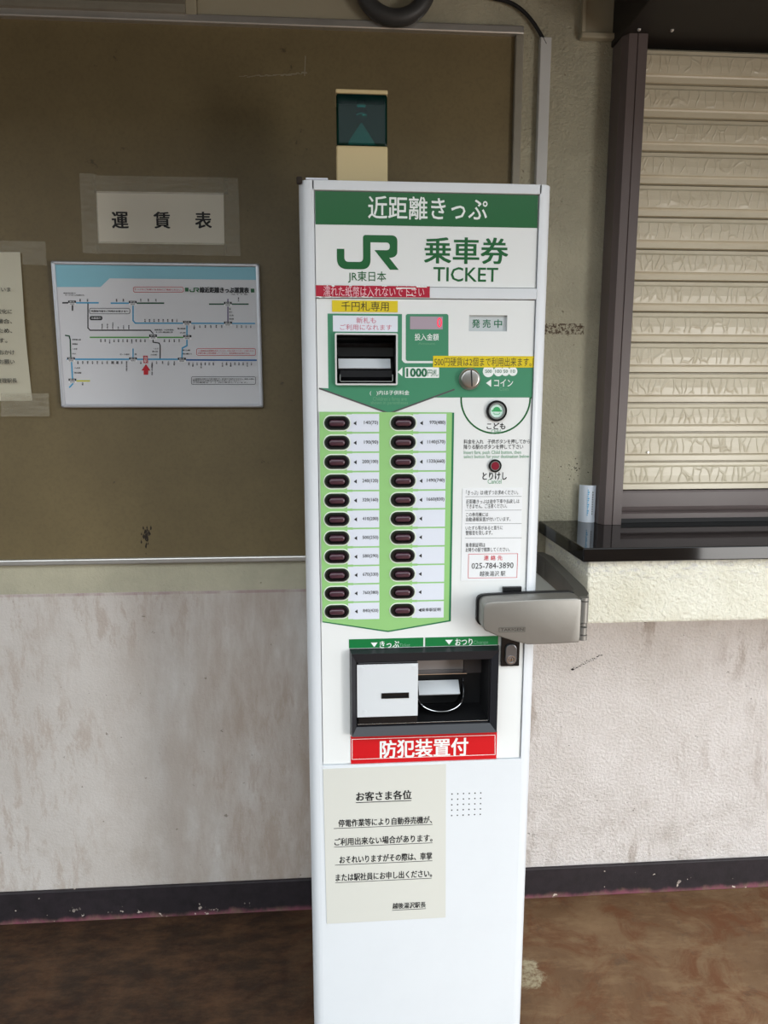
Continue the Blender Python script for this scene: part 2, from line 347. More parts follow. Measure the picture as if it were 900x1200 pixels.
def holes_plate(g, x0, x1, z0, z1, holes, y0, y1, mi=0):    # plate with rectangular openings
    xs = sorted({x0, x1, *[h[0] for h in holes], *[h[2] for h in holes]}); zs = sorted({z0, z1, *[h[1] for h in holes], *[h[3] for h in holes]})
    b = bmesh.new(); V = {}
    def v(x, y, z):
        k = (x, y, z)
        if k not in V: V[k] = b.verts.new(k)
        return V[k]
    def solid(i, j):
        if not (0 <= i < len(xs) - 1 and 0 <= j < len(zs) - 1): return False
        cx, cz = (xs[i] + xs[i + 1]) / 2, (zs[j] + zs[j + 1]) / 2
        return not any(h[0] < cx < h[2] and h[1] < cz < h[3] for h in holes)
    for i in range(len(xs) - 1):
        for j in range(len(zs) - 1):
            if not solid(i, j): continue
            a, c, d, e = xs[i], xs[i + 1], zs[j], zs[j + 1]
            for y in (y0, y1): b.faces.new((v(a, y, d), v(c, y, d), v(c, y, e), v(a, y, e)))
            if not solid(i - 1, j): b.faces.new((v(a, y0, d), v(a, y1, d), v(a, y1, e), v(a, y0, e)))
            if not solid(i + 1, j): b.faces.new((v(c, y0, d), v(c, y1, d), v(c, y1, e), v(c, y0, e)))
            if not solid(i, j - 1): b.faces.new((v(a, y0, d), v(a, y1, d), v(c, y1, d), v(c, y0, d)))
            if not solid(i, j + 1): b.faces.new((v(a, y0, e), v(a, y1, e), v(c, y1, e), v(c, y0, e)))
    bmesh.ops.recalc_face_normals(b, faces=b.faces); return g.join(b, mi)

# ================================================================== SETTING
WY = .44
obj('floor', G().box(-14, 14, -9.3, WY + .15, -.1, 0), floor_m, kind='structure')
obj('wall_back', G().box(-3.2, 3.4, WY, WY + .15, 0, 2.5), wall_m, kind='structure')
obj('ceiling', G().box(-3.2, 3.4, -1.05, WY, 2.36, 2.46), concrete, kind='structure')
obj('added_wall_left', G().box(-3.2, -3.05, -.62, WY, 0, 2.5), concrete, kind='structure')  # out of view, added to hold back light from the left
obj('added_wall_front', G().box(-14, 14, -9.3, -9.0, 0, 4.3), mat('added_wall_paint', (120, 122, 116), .8), kind='structure')  # unseen facing building, added to block the low sky
obj('baseboard_back', G().box(-3.05, 3.4, WY - .010, WY, 0, .092, .003), base_m, kind='structure')
# masonry apron that carries the counter
AY = .13
obj('trim_1', G().box(.368, 2.6, AY, WY, .893, 1.0335, .006), stucco, kind='structure')
# window surround cut off at the top of the view, and the plaster box beside the shutter
g = G().beam([(WY, 2.195), (WY - .03, 2.195), (WY - .03, 2.203), (WY - .018, 2.208), (WY - .018, 2.216), (WY - .036, 2.22), (WY - .036, 2.25), (WY, 2.25)], -1.6, -.478)
obj('window_1', g, alud, kind='structure')
obj('trim_2', G().box(-.455, -.03, WY - .010, WY, 2.2, 2.5, .003).box(-.478, -.455, WY - .02, WY, 2.195, 2.26, .002), mat('box_plaster', (168, 160, 138), .8, grain=.3, gscale=120), kind='structure')
g = G().box(.408, .50, WY - .008, WY, 2.19, 2.5, .002).box(.402, .50, WY - .020, WY, 2.178, 2.190, .003).box(.402, .411, WY - .020, WY, 2.19, 2.5, .002)
obj('trim_3', g, MATS['box_plaster'], kind='structure')

# ================================================================== NOTICE BOARD
FY = WY - .006
nb = thing('notice_board', 'large olive-brown wall board edged with aluminium strips behind the machine', 'board', (-.4, WY, .98))
O = (-.4, WY, .98)
obj('panel', G(O).box(-1.75, .256, FY, WY, .985, 2.185), board_m, nb)
for nm, b in (('top', (-1.76, .27, WY - .020, WY, 2.180, 2.198)), ('bottom', (-1.76, .27, WY - .016, WY, .972, .986)), ('side', (.252, .271, WY - .018, WY, .986, 2.180))):
    obj('frame_strip', G(O).box(*b, .003), alu if nm != 'side' else alud, nb)
g = G(O)
for i in range(26):
    f = i / 25; x, z = at(282 + 76 * f, 90 - 4 * f + random.uniform(-1, 1), FY); q = .0015 + .004 * f * random.random()
    g.flat([(x - .004, z - q / 2), (x + .004, z - q / 2 + .0006), (x + .003, z + q / 2), (x - .003, z + q / 2)], FY - .0004)
for i in range(10):
    x, z = at(357 + i * .1, 88 - i * 2.3, FY); g.rect(x - .0012, z - .002, x + .0012, z + .003, FY - .0005)
obj('scratch', g, chalk, nb)
g = G(O)
for i in range(40):
    a = random.gauss(0, 1); b_ = random.gauss(0, 1); x, z = at(171 + a * 3.0, 628 + b_ * 6, FY); q = random.uniform(.001, .0045)
    g.flat([(x - q * .6, z), (x, z - q * 1.4), (x + q * .6, z), (x, z + q * 2)], FY - .0003 - i * 1e-6)
obj('scuff', g, grime, nb)

# ---- paper fare sign with tape
def px_poly(pts, y): return [at(px, py, y) for px, py in pts]
SY = FY - .0012
sg = thing('fare_sign', 'small cream paper sign reading fare table, held by clear tape above the framed map', 'sign', (-.55, FY, 1.72)); O = (-.55, FY, 1.72)
obj('paper', G(O).prism(px_poly([(112.5, 224), (262, 226), (263, 287), (115, 285)], SY), SY, FY - .0002), paperw, sg)
letters(sg, [(ch, boxat((x, 248.5, x + 18.5, 267.5), SY)) for ch, x in (('運', 131.5), ('賃', 180.5), ('表', 229))], ink, SY - .0004, .034)
for q in ([(93, 203), (112.5, 203.5), (117, 298), (97, 296)], [(262, 208), (279, 209), (282, 300), (264, 300)], [(108, 205.5), (268, 208), (267, 228), (110, 226)], [(112, 283), (266, 285), (266, 300), (114, 297)]):
    obj('tape', G(O).prism(px_poly(q, SY - .0006), SY - .0008, SY - .0005), tape, sg)

# ---- left laminated notice, cut by the frame
ln = thing('laminated_notice', 'curling laminated notice taped to the board left of the framed map', 'notice', (-.95, FY, 1.36)); O = (-.95, FY, 1.36)
NX0, NX1, NZ0, NZ1 = -1.10, -.871, 1.366, 1.6985
b = bmesh.new(); nx, nz = 14, 18; V = []
for j in range(nz + 1):
    for i in range(nx + 1):
        u, v_ = i / nx, j / nz; x = NX0 + (NX1 - NX0) * u + .0; z = NZ0 + (NZ1 - NZ0) * v_
        V.append(b.verts.new((x - .003 * (1 - v_) * 0, FY - .002 - .006 * u * math.sin(v_ * math.pi) - .0012 * math.sin(9 * v_ + 4 * u), z)))
for j in range(nz):
    for i in range(nx): b.faces.new((V[j * (nx + 1) + i], V[j * (nx + 1) + i + 1], V[(j + 1) * (nx + 1) + i + 1], V[(j + 1) * (nx + 1) + i]))
r = bmesh.ops.extrude_face_region(b, geom=b.faces[:]); bmesh.ops.translate(b, vec=(0, .0006, 0), verts=[e for e in r['geom'] if isinstance(e, bmesh.types.BMVert)])
bmesh.ops.recalc_face_normals(b, faces=b.faces)
lam = mat('laminated_paper', (208, 202, 180), .12, coat=.8)
smooth(obj('sheet', G(O).join(b), lam, ln))
g = G(O)
for s_, x1, yc in (('ございま', 12.5, 339), ('変化に', 14, 365), ('場合、', 14, 376.5), ('るため、', 14, 387.5), ('です。', 8.5, 399), ('おかけ', 17, 413), ('お願い', 17, 424), ('管理駅長', 20, 446)):
    n = len(s_); x0 = x1 - n * 5.9; letters(ln, [(s_, boxat((x0, yc - 2.7, x1, yc + 2.7), FY - .0105))], ink, FY - .0105, .014)
g.bm.free()
for q in ([(0, 282), (53, 283), (55, 311), (27, 310), (26, 297), (0, 296)], [(1, 461), (57, 461), (58, 488), (1, 488)]):
    obj('tape', G(O).prism(px_poly(q, FY - .0016), FY - .0018, FY - .0015) if q[0][1] < 400 else G(O).prism(px_poly(q, FY - .012), FY - .0122, FY - .0119), tape, ln)

# ---- framed fare map
MY = FY - .008
mp = thing('framed_fare_map', 'silver-framed white railway fare map with a pale blue corner on the board', 'map', (-.568, FY, 1.347)); O = (-.568, FY, 1.347)
mx0, mz0, mx1, mz1 = -.802, 1.350, -.334, 1.679
obj('sheet', G(O).box(mx0 + .004, mx1 - .004, MY, FY, mz0 + .004, mz1 - .004), mapw, mp)
for q in ((mx0, mx1, mz1 - .008, mz1), (mx0, mx1, mz0, mz0 + .008), (mx0, mx0 + .009, mz0, mz1), (mx1 - .009, mx1, mz0, mz1)):
    obj('frame_rail', G(O).box(q[0], q[1], MY - .005, FY, q[2], q[3], .003), silver, mp)
def M(X, Y): return at(X / 2.647, 180 + Y / 2.647, MY)
def MB(x0, y0, x1, y1): return boxat((x0 / 2.647, 180 + y0 / 2.647, x1 / 2.647, 180 + y1 / 2.647), MY)
c_lb, c_b, c_dg, c_g, c_k, c_r, c_y, c_p, c_pale, c_w = [mat(n, c, .4) for n, c in (('print_sky', (70, 165, 210)), ('print_blue', (40, 100, 165)), ('print_dark_green', (26, 80, 56)), ('print_green', (90, 170, 80)), ('print_black', (36, 36, 42)), ('print_red', (200, 30, 45)), ('print_yellow', (205, 205, 40)), ('print_violet', (105, 92, 130)), ('print_pale_blue', (140, 197, 214)), ('print_white', (232, 232, 234)))]
y1_, y2_, y3_ = MY - .0003, MY - .0006, MY - .0009
g = G(O).flat([(mx0 + .008, M(182, 414)[1]), M(312, 414), M(340, 387), (mx1 - .008, M(808, 392)[1]), (mx1 - .008, mz1 - .007), (mx0 + .008, mz1 - .007)], y1_)
obj('blue_corner_print', g, c_pale, mp)
g = G(O)
def L(mi, wd, *pts): g.stroke([M(*p) for p in pts], wd * 1.2, y2_ + mi * 1.2e-5, mi)
L(4, .0026, (195, 463), (224, 463)); L(4, .0026, (225, 463), (225, 486)); L(0, .0026, (236, 463), (305, 463)); L(0, .0026, (345, 464), (410, 464)); L(2, .0026, (424, 464), (508, 464))
L(4, .0020, (273, 464), (273, 541), (280, 548), (466, 548), (475, 558)); L(4, .0020, (475, 575), (475, 585), (494, 588), (497, 596), (497, 638))
L(0, .0024, (413, 468), (413, 518), (420, 526), (790, 527)); L(2, .0026, (650, 467), (770, 467)); L(7, .0024, (707, 452), (707, 527)); L(3, .0024, (280, 570), (580, 570))
L(0, .0026, (580, 527), (580, 596), (566, 603), (564, 638)); L(0, .0028, (209, 638), (560, 638)); L(1, .0030, (566, 640), (795, 641))
L(2, .0024, (203, 564), (215, 566), (218, 577), (220, 636)); L(0, .0026, (222, 640), (226, 714), (216, 725)); L(6, .0026, (235, 705), (278, 705)); L(0, .0022, (413, 606), (413, 632))
obj('route_lines', g, [c_lb, c_b, c_dg, c_g, c_k, c_r, c_y, c_p], mp)
sbm = [c_k, c_w, c_r, mat('square_green', (30, 96, 56), .4)]
for q in ((212, 456, 236, 463), (400, 457, 424, 464), (695, 460, 719, 467), (463, 561, 487, 569), (568, 519, 593, 526), (695, 521, 720, 528), (569, 563, 594, 570), (209, 632, 233, 639), (401, 632, 425, 639), (552, 633, 577, 640), (213, 698, 237, 705)):
    g = G(O); b_ = MB(*q); g.rect(*b_, y3_, 0); h = b_[3] - b_[1]; g.rect(b_[0], b_[1] - h, b_[2], b_[1], y3_, 1); obj('station_box', g, sbm, mp)
obj('black_label', G(O).flat([M(*p) for p in rrect(279, 504, 318, 517, 5)], y3_, 0), sbm, mp)
obj('station_marker', G(O).rect(*MB(445, 627, 459, 650), y3_ - .0001, 2), sbm, mp)
obj('arrow_mark', G(O).flat([M(453, 653), M(467, 673), M(460, 673), M(460, 686), M(446, 686), M(446, 673), M(439, 673)], y3_, 2), sbm, mp)
for q in ((574, 416, 585, 428), (778, 419, 789, 431)): obj('green_square', G(O).rect(*MB(*q), y3_, 3), sbm, mp)
for q, mi in (((414, 414, 569, 430), 2), ((278, 480, 403, 497), 0), ((610, 605, 793, 626), 2), ((594, 692, 793, 716), 0)):
    pts = [M(*p) for p in rrect(*q, 5, 3)]; obj('remark_frame', G(O).stroke(pts + pts[:1], .0010, y3_, mi), sbm, mp)
# station names stacked downward, short horizontal ones and remarks
g = G(O)
def vname(s_, X, Y0, up=False, sz=4.6):
    n = len(s_)
    for k, ch in enumerate(s_):
        yy = Y0 - (n - k) * sz if up else Y0 + k * sz
        if ch == 'ー': g.rect(*MB(X - .5, yy, X + .5, yy + sz * .85), y3_, 0)
        else: g.text(ch, MB(X - sz * .45, yy, X + sz * .45, yy + sz * .88), y3_, .09)
def row(names, x0, x1, Y, up=False, sz=4.6):
    for k, s_ in enumerate(names): vname(s_, x0 + (x1 - x0) * k / max(1, len(names) - 1), Y, up, sz)
row('前橋 駒形 国定 岩宿 桐生 小俣 足利 富田 佐野 岩舟'.split(), 242, 378, 644)
row(['渋川', '敷島'], 352, 366, 644); vname('越後中里方面行', 393, 644); vname('土樽', 437, 644)
vname('上越国際スキー場前', 472, 646); row('大沢 塩沢 六日町 五日町'.split(), 486, 541, 644)
row('浦佐 八色町 小出 北堀之内 越後 川口 妙見'.split(), 586, 662, 648); row('小千谷 長岡 北長岡 押切 見附 帯織 東光寺 三条'.split(), 690, 780, 648)
row('犀潟 黒井 くびき 大潟 柿崎 米山 笠島 青海川 鯨波 柏崎 茨目'.split(), 313, 450, 576); row('安田 北条 長鳥 塚山'.split(), 510, 556, 576)
row('十日町 土市 越後 魚沼 津南 森宮'.split(), 603, 688, 532); row('只見 大白 入広 上条'.split(), 735, 778, 532)
row('平滝 横倉 戸狩 野沢 飯山 替佐 豊野 三才'.split(), 450, 549, 523, True); row(['まつだい', 'ほくほく', 'うらがわら', '虫川', 'くびき', '美佐島'], 317, 400, 545, True, 4.2)
row(['高崎', '井野'], 249, 272, 460, True); row(['新潟', '亀田'], 362, 383, 460, True); row('荻川 新津 矢代'.split(), 437, 484, 460, True); vname('喜多方', 740, 460, True); vname('今町', 257, 710)
def hname(s_, X0, Y, w_, h_=4.6, mi=0, bold=.05): g.text(s_, MB(X0, Y - h_ / 2, X0 + w_, Y + h_ / 2), y3_ - .0002, bold, mi)
for s_, X, Y, w_ in (('新前橋上越', 225, 577, 26), ('群馬総社', 225, 591, 17), ('八木原', 225, 606, 15), ('渋川', 225, 621, 11), ('八木沢', 231, 665, 18), ('津久田駅', 231, 680, 22), ('ガーラ湯沢', 372, 623, 30), ('西', 418, 623, 6), ('しんざ', 478, 605, 14), ('魚沼', 472, 614, 18), ('六日町', 468, 624, 20), ('線', 711, 482, 5), ('馬下', 711, 492, 10), ('五泉', 711, 502, 14), ('新関', 711, 513, 14), ('飯山線', 566, 610, 24), ('信濃川', 566, 621, 28), ('魚沼橋', 550, 543, 26), ('大崎', 558, 556, 18)): hname(s_, X, Y, w_)
hname('※経由地の表示に関わらず', 197, 433, 38, 4); hname('おトクなきっぷは窓口で。', 203, 439, 60, 4)
hname('北越急行線をご利用のお客さまへ', 283, 489, 115, 6); hname('越後湯沢、六日町経由', 480, 547, 58, 4.5); hname('まつだい経由直江津', 484, 554, 52, 4.5); hname('平成　年　月　現在', 718, 437, 50, 3.6)
hname('この運賃表は当駅から片道の運賃です。途中駅での変更はできません。乗越しの際は', 598, 699, 190, 4); hname('精算所または車内の係員にお申し出ください。', 598, 704.5, 150, 4); hname('小児運賃は（　）内に表示しています。', 598, 710, 170, 4)
hname('きっぷをご利用になる前にご確認ください。', 418, 422, 146, 5.5, 1, .01); hname('この運賃表は片道運賃を表示しています。小児は半額となります。ご注意ください', 615, 612, 174, 4.6, 1, .01); hname('お乗り越しの際は精算してください。有効期間は当日限りです。', 615, 619.5, 160, 4.6, 1, .01)
hname('北越急行', 283, 510.5, 31, 6, 2, .02); vname_box = MB(447, 629, 457, 648); g.text('当', (vname_box[0], (vname_box[1] + vname_box[3]) / 2 + .0006, vname_box[2], vname_box[3]), y3_ - .0003, .02, 2); g.text('駅', (vname_box[0], vname_box[1], vname_box[2], (vname_box[1] + vname_box[3]) / 2 - .0006), y3_ - .0003, .02, 2)
for q in ((212, 456), (400, 457), (695, 460), (463, 561), (568, 519), (695, 521), (569, 563), (209, 632), (401, 632), (552, 633), (213, 698)):
    hname('駅名', q[0] + 4, q[1] + 3.6, 16, 4.6, 2, .01); hname('000', q[0] + 5, q[1] + 10.5, 14, 4)
g.text('線近距離きっぷ運賃表', MB(620, 415, 772, 432), y3_, .07)
obj('map_lettering', g, [c_k, c_r, c_w], mp, kind='stuff')
# JR emblem outline, in the pixel frame of a 384 x 214 drawing
def q2(p0, p1, p2, n=8): return [((1 - t) ** 2 * p0[0] + 2 * t * (1 - t) * p1[0] + t * t * p2[0], (1 - t) ** 2 * p0[1] + 2 * t * (1 - t) * p1[1] + t * t * p2[1]) for t in [i / n for i in range(1, n + 1)]]
E1 = [(343, 540), (389, 540), (389, 592)] + q2((389, 592), (389, 620), (416, 620)) + [(478, 620)] + q2((478, 620), (505, 620), (505, 594)) + [(505, 470)] + q2((505, 470), (505, 452), (523, 452)) + [(680, 452)] + q2((680, 452), (718, 452), (718, 490)) + [(718, 552)] + q2((718, 552), (718, 590), (668, 592)) + [(727, 666), (672, 666), (575, 545), (648, 545)] + q2((648, 545), (671, 545), (671, 522)) + q2((671, 522), (671, 497), (648, 497)) + [(551, 497), (551, 605)] + q2((551, 605), (551, 666), (492, 666)) + [(408, 666)] + q2((408, 666), (343, 666), (343, 600))
def emblem(g, box, y, mi=0):
    x0, z0, x1, z1 = box; b = bmesh.new()
    v = [b.verts.new((x0 + (X - 343) / 384 * (x1 - x0), y, z1 - (Y - 452) / 214 * (z1 - z0))) for X, Y in E1]
    for t in tessellate_polygon([[Vector((X, Y, 0)) for X, Y in E1]]):
        f = b.faces.new([v[k] for k in t]); f.normal_update()
        if f.normal.y > 0: f.normal_flip()
    g.join(b, mi)
g = G(O); emblem(g, MB(588, 416, 618, 430), y3_); obj('emblem', g, green, mp)

# ================================================================== CABLES AND DUCT
o = obj('cable_duct', G((.322, WY, 1.0)).box(.309, .335, WY - .016, WY, .93, 2.178, .002).box(.3105, .3115, WY - .0165, WY - .015, .94, 2.175), duct, None, (.322, WY, 1.0), label='narrow pale grey cable duct running up the plaster right of the board', category='cable duct')
pts = []
for i in range(33):
    t = i / 32; x = .183 + .140 * t; z = 2.26 - .042 * t ** .7 - .055 * t ** 3.2 + .012 * math.sin(t * 3.1); pts.append((x, WY - .012, z))
pts = [(.135, WY - .012, 2.358), (.145, WY - .012, 2.315), (.163, WY - .012, 2.279)] + pts
smooth(obj('power_cable', G((.2, WY, 2.2)).tube(pts, .0042), blackm, None, (.2, WY, 2.2), label='thin black cable curving down into the top of the grey duct', category='cable'))
pts = [(-.023 - .073 * math.cos(math.pi * i / 40), .403, 2.265 - .070 * math.sin(math.pi * i / 40)) for i in range(41)]
pts = [(-.104, .407, 2.36), (-.102, .405, 2.31)] + pts + [(.056, .405, 2.31), (.058, .407, 2.36)]
rr = [.0182] * len(pts)
smooth(obj('conduit_hose', G((-.02, .42, 2.2)).tube(pts, rr, 20), rubber, None, (-.02, .42, 2.2), label='thick black flexible hose hanging in a loop over the top board edge', category='hose'), 60)

# ================================================================== ROLLER SHUTTER
sh = thing('roller_shutter', 'closed beige roller shutter with mauve side guide and dark overhead housing', 'shutter', (1.2, .41, 1.064)); O = (1.2, .41, 1.064)
SX0, SX1 = .537, 2.5; PT = .07196; z0s = 1.1455
pf = [(.002, .0), (-.004, .0015), (-.004, .0135), (-.0055, .0165), (-.0085, .0185), (-.0100, .036), (-.0085, .0570), (-.0055, .0595), (-.0045, .0612), (-.0040, .0680), (.0080, .0690), (.0080, .0712), (.012, .0712), (.012, 0)]
sm_ = G().beam([(.41 + a, b_) for a, b_ in pf], SX0, SX1)
bmesh.ops.translate(sm_.bm, vec=(-1.2, -.41, 0), verts=sm_.bm.verts); slat = sm_.mesh('slat'); slat.materials.append(slat_m)
for k in range(14):
    o = bpy.data.objects.new('slat', slat); COL.objects.link(o); o.parent = sh; o.location = (0, 0, z0s + k * PT - 1.064)
g = G(O).beam([(.415, 1.1445), (.398, 1.1445), (.396, 1.140), (.396, 1.105), (.390, 1.100), (.392, 1.095), (.396, 1.092), (.390, 1.088), (.390, 1.076), (.415, 1.076)], SX0, SX1)
obj('bottom_rail', g, mauve, sh); obj('rubber_seal', G(O).box(SX0, SX1, .393, .412, 1.0645, 1.078), blackm, sh)
g = G(O).column([(.483, WY - .001), (.483, .386), (.493, .370), (.511, .369), (.5125, .3715), (.514, .369), (.535, .369), (.536, .372), (.536, WY - .001)], 1.0645, 2.166)
obj('side_guide', g, mauve, sh)
obj('housing', G(O).box(.478, 2.6, .10, WY, 2.166, 2.56, .003), darkbrown, sh)
for x, y in ((.507, .352), (.580, .350)): obj('rivet', G(O).join((lambda b: (bmesh.ops.create_uvsphere(b, u_segments=12, v_segments=8, radius=.0042), bmesh.ops.translate(b, vec=(x, y, 2.166), verts=b.verts), b)[2])(bmesh.new())), alu, sh)
x, z = at(759, 530, .40); obj('rivet', G(O).disc(x, z, .0026, .396, .402, n=12), alu, sh)

# ================================================================== COUNTER, LEAFLET
obj('counter_top', G((1.2, .28, 1.034)).box(.35, 2.6, .112, WY, 1.0340, 1.064, .0025), granite, None, (1.2, .28, 1.034), label='polished black stone counter top below the beige shutter', category='counter')
lf = thing('folded_leaflet', 'small pale blue folded leaflet standing between wall and shutter guide', 'leaflet', (.465, .41, 1.0645)); O = (.465, .41, 1.0645)
c1 = [(.446, .424), (.452, .412), (.460, .405), (.470, .402), (.481, .404)]
g = G(O).column(c1 + [(x, y + .0012) for x, y in c1[::-1]], 1.0645, 1.158)
smooth(obj('cover', g, mat('leaflet_paper', (222, 230, 240), .4), lf))
g = G(O)
for k in range(13):
    z = 1.082 + k * .0052; g.rect(.4605, z, .4625 + .0015 * (k % 3), z + .0034, .4035, 0)
for k in range(10): g.rect(.4715, 1.085 + k * .006, .4735, 1.0885 + k * .006, .4008, 1)
obj('print', g, [c_lb, c_k], lf)
# old dirt and web remains on the plaster
g = G((.46, WY, .86))
for i in range(34):
    t = i / 33; px, py = 670 + 36 * t, 784 - 17 * t + random.uniform(-1.5, 1.5); q = random.uniform(.0006, .0016) * (2.2 if i < 3 else 1)
    x, z = at(px, py, WY); g.prism([(x - q, z), (x, z - q), (x + q * 1.3, z), (x, z + q)], WY - .0015, WY)
for i in range(22):
    x, z = at(672 + random.gauss(0, 7), 552 + random.gauss(0, 5), WY); q = random.uniform(.0006, .0018); g.prism([(x - q, z), (x, z - q), (x + q * 1.3, z), (x, z + q)], WY - .0015, WY)
obj('wall_dirt', g, grime, None, (.46, WY, .86), kind='stuff', label='black dirt specks and cobweb remains on the plaster', category='dirt')

# ================================================================== TICKET MACHINE
tm = thing('ticket_machine', 'tall white railway ticket vending machine with green header and fare buttons', 'ticket machine', (0, .2, 0)); O = (0, .2, 0)
def g_(): return G(O)
def part(name, g, m, parent=tm, **k): return obj(name, g, m, parent, **k)
X0, X1, ZT = -.223, .223, 1.745
TR = (-.129, .740, .134, .873)      # tray opening
NS = (-.160, 1.400, -.0535, 1.4855) # note slot opening
DW = (.079, 1.4935, .149, 1.5218)   # status window
PY = .004                           # depth of the recessed fascia panels
g = g_(); holes_plate(g, -.21, .21, .04, 1.735, [TR, NS], .012, .10); g.box(-.222, .222, .10, .39, .03, 1.742, .004)
part('cabinet', g, white)
def rail(sx):
    xo, xi = (X0, -.1965) if sx < 0 else (X1, .2005); r = .020; pts = [(xi, 0)]
    for i in range(9):
        a = R(90 * i / 8); pts.append((xo - sx * r + sx * r * math.sin(a), r - r * math.cos(a)))
    return pts + [(xo, .14), (xi, .14)]
for sx in (-1, 1): smooth(part('corner_rail', g_().column(rail(sx), .03, 1.7446), white))
part('top_rail', g_().box(-.200, .204, 0, .1, 1.7285, ZT, .0012), white)
part('cap', g_().box(-.219, .219, .012, .385, 1.7425, 1.7475, .002), white)
part('cross_rail', g_().box(-.1965, .2005, 0, .02, 1.5495, 1.5688, .0015), white)
part('lower_door', g_().box(-.2035, .2035, -.0002, .02, .032, .6585, .0006), white)
part('plinth', g_().box(-.21, .21, .02, .37, .0, .035), blackm)
# header
hp = part('title_panel', g_().box(-.195, .199, PY, .013, 1.5700, 1.7275), white2)
obj('green_band', g_().rect(-.1945, 1.6727, .1985, 1.7275, PY - .0004), green, hp)
g = g_(); g.text('近距離きっぷ', boxat((431.5, 231, 571, 257.5), PY), PY - .0008, .014); obj('lettering', g, whiteink, hp)
letters(hp, [('乗車券', (497.5, 278.5, 595, 309), .026), ('TICKET', (508, 313.5, 583.5, 330), .012), ('JR東日本', (408, 318, 452.5, 331.5), .008)], green, PY - .0005)
g = g_(); emblem(g, boxat((394.8, 275.4, 467.3, 315.8), PY), PY - .0005)
obj('emblem', g, green, hp)
# control fascia
g = g_(); holes_plate(g, -.195, .199, .660, 1.548, [TR, NS, DW], PY, .012); cp = part('control_panel', g, white2)
def F(px, py): return at(px, py, PY)
e1 = PY - .0004; e2 = PY - .0007; e3 = PY - .0010
holes = boxat((393, 392, 465, 450), PY)
g = g_()
fx0, fz0, fx1, fz1 = -.1755, 1.3915, -.0425, 1.5225                 # block round the note slot
holes_plate(g, fx0, fx1, fz0, fz1, [NS], e1, PY - .0001)
g.flat([(fx1, 1.3915), (.1995, 1.3915), (.1995, 1.4365), (-.036, 1.4365), (-.0395, 1.4382), (fx1, 1.4420)], e1)
g.flat([F(374, 454.5), (fx0, 1.3915), (fx1, 1.3915), (.1995, 1.3915), (.1995, 1.3750), (.0125, 1.3750), F(456, 484)], e1)
g.flat([F(px, py) for px, py in rrect(475.5, 368, 525.5, 423, 2.5)], e1)
obj('green_field', g, teal, cp)
g = g_().stroke([F(374.5, 455.3), F(456, 484.5), F(532, 456.5)], .0028, e2); obj('field_edge', g, mat('edge_grey', (84, 82, 84), .4), cp)
# U line
g = g_(); cx, cz = .1316, 1.3735; pts = [F(540.5, 466)] + [(cx - .0645 * math.cos(R(180 * i / 28)), cz - .064 * math.sin(R(180 * i / 28))) for i in range(29)] + [F(622.5, 466)]
g.stroke(pts, .0030, e1); obj('curved_line', g, green, cp)
# white lettering on the green field
letters(cp, [('投入金額', (486, 391, 514, 399)), ('(　)内は子供料金', (433.5, 457.5, 479.5, 463.6)), ('コイン', (579, 444.5, 601, 453))], whiteink, e2, .014)
obj('arrow_mark', g_().flat([F(466, 436), F(471.5, 430.5), F(471.5, 441)], e2), whiteink, cp); obj('arrow_mark', g_().flat([F(569.5, 449), F(575.5, 444.5), F(575.5, 453.5)], e2), whiteink, cp)
obj('note_value_label', g_().flat([F(*p) for p in rrect(474.5, 430.3, 514.5, 442.8, 1)], e2), whiteink, cp)
for k, (px, r) in enumerate(((572.3, 6.6), (584, 5.6), (592.3, 5.2), (601, 5.2))): obj('coin_mark', g_().disc(*F(px, 435.2), r * .00158, e2 - .00008 * (k % 2), e1, n=28), whiteink, cp)
letters(cp, [('Coin', (585, 453.5, 595.5, 458)), ("Children's fares are", (437, 464.8, 476.5, 469.6)), ('shown in parentheses', (434.5, 469.8, 478, 475)), ('Amount', (490, 401, 510, 404)), ('Child', (575.5, 503.2, 586.5, 507.6)), ('Cancel', (571.5, 561.3, 587.5, 566.8)), ('Insert fare, push Child button, then', (543.5, 527.8, 610.5, 533.3)), ('select button for your destination below', (543.5, 532.8, 620, 538))], softgreen, e2)
letters(cp, [('1000', (476.5, 431.8, 500, 441.5), .045), ('円札', (501, 432.8, 513.3, 440.8))] + [(s_, (px - 1.25 * len(s_), 433.2, px + 1.25 * len(s_), 437), 0) for s_, px in (('500', 572.3), ('100', 584), ('50', 592.3), ('10', 601))], greenink, e3 - .0003)
letters(cp, [('こども', (570.5, 495.5, 592, 503), .024), ('とりけし', (565.5, 553.5, 593.7, 562.2), .024), ('料金を入れ　子供ボタンを押してから', (543.5, 514.8, 621, 520), .008), ('降りる駅のボタンを押して下さい', (543.5, 520.8, 613, 526.3), .008)], ink, e2)
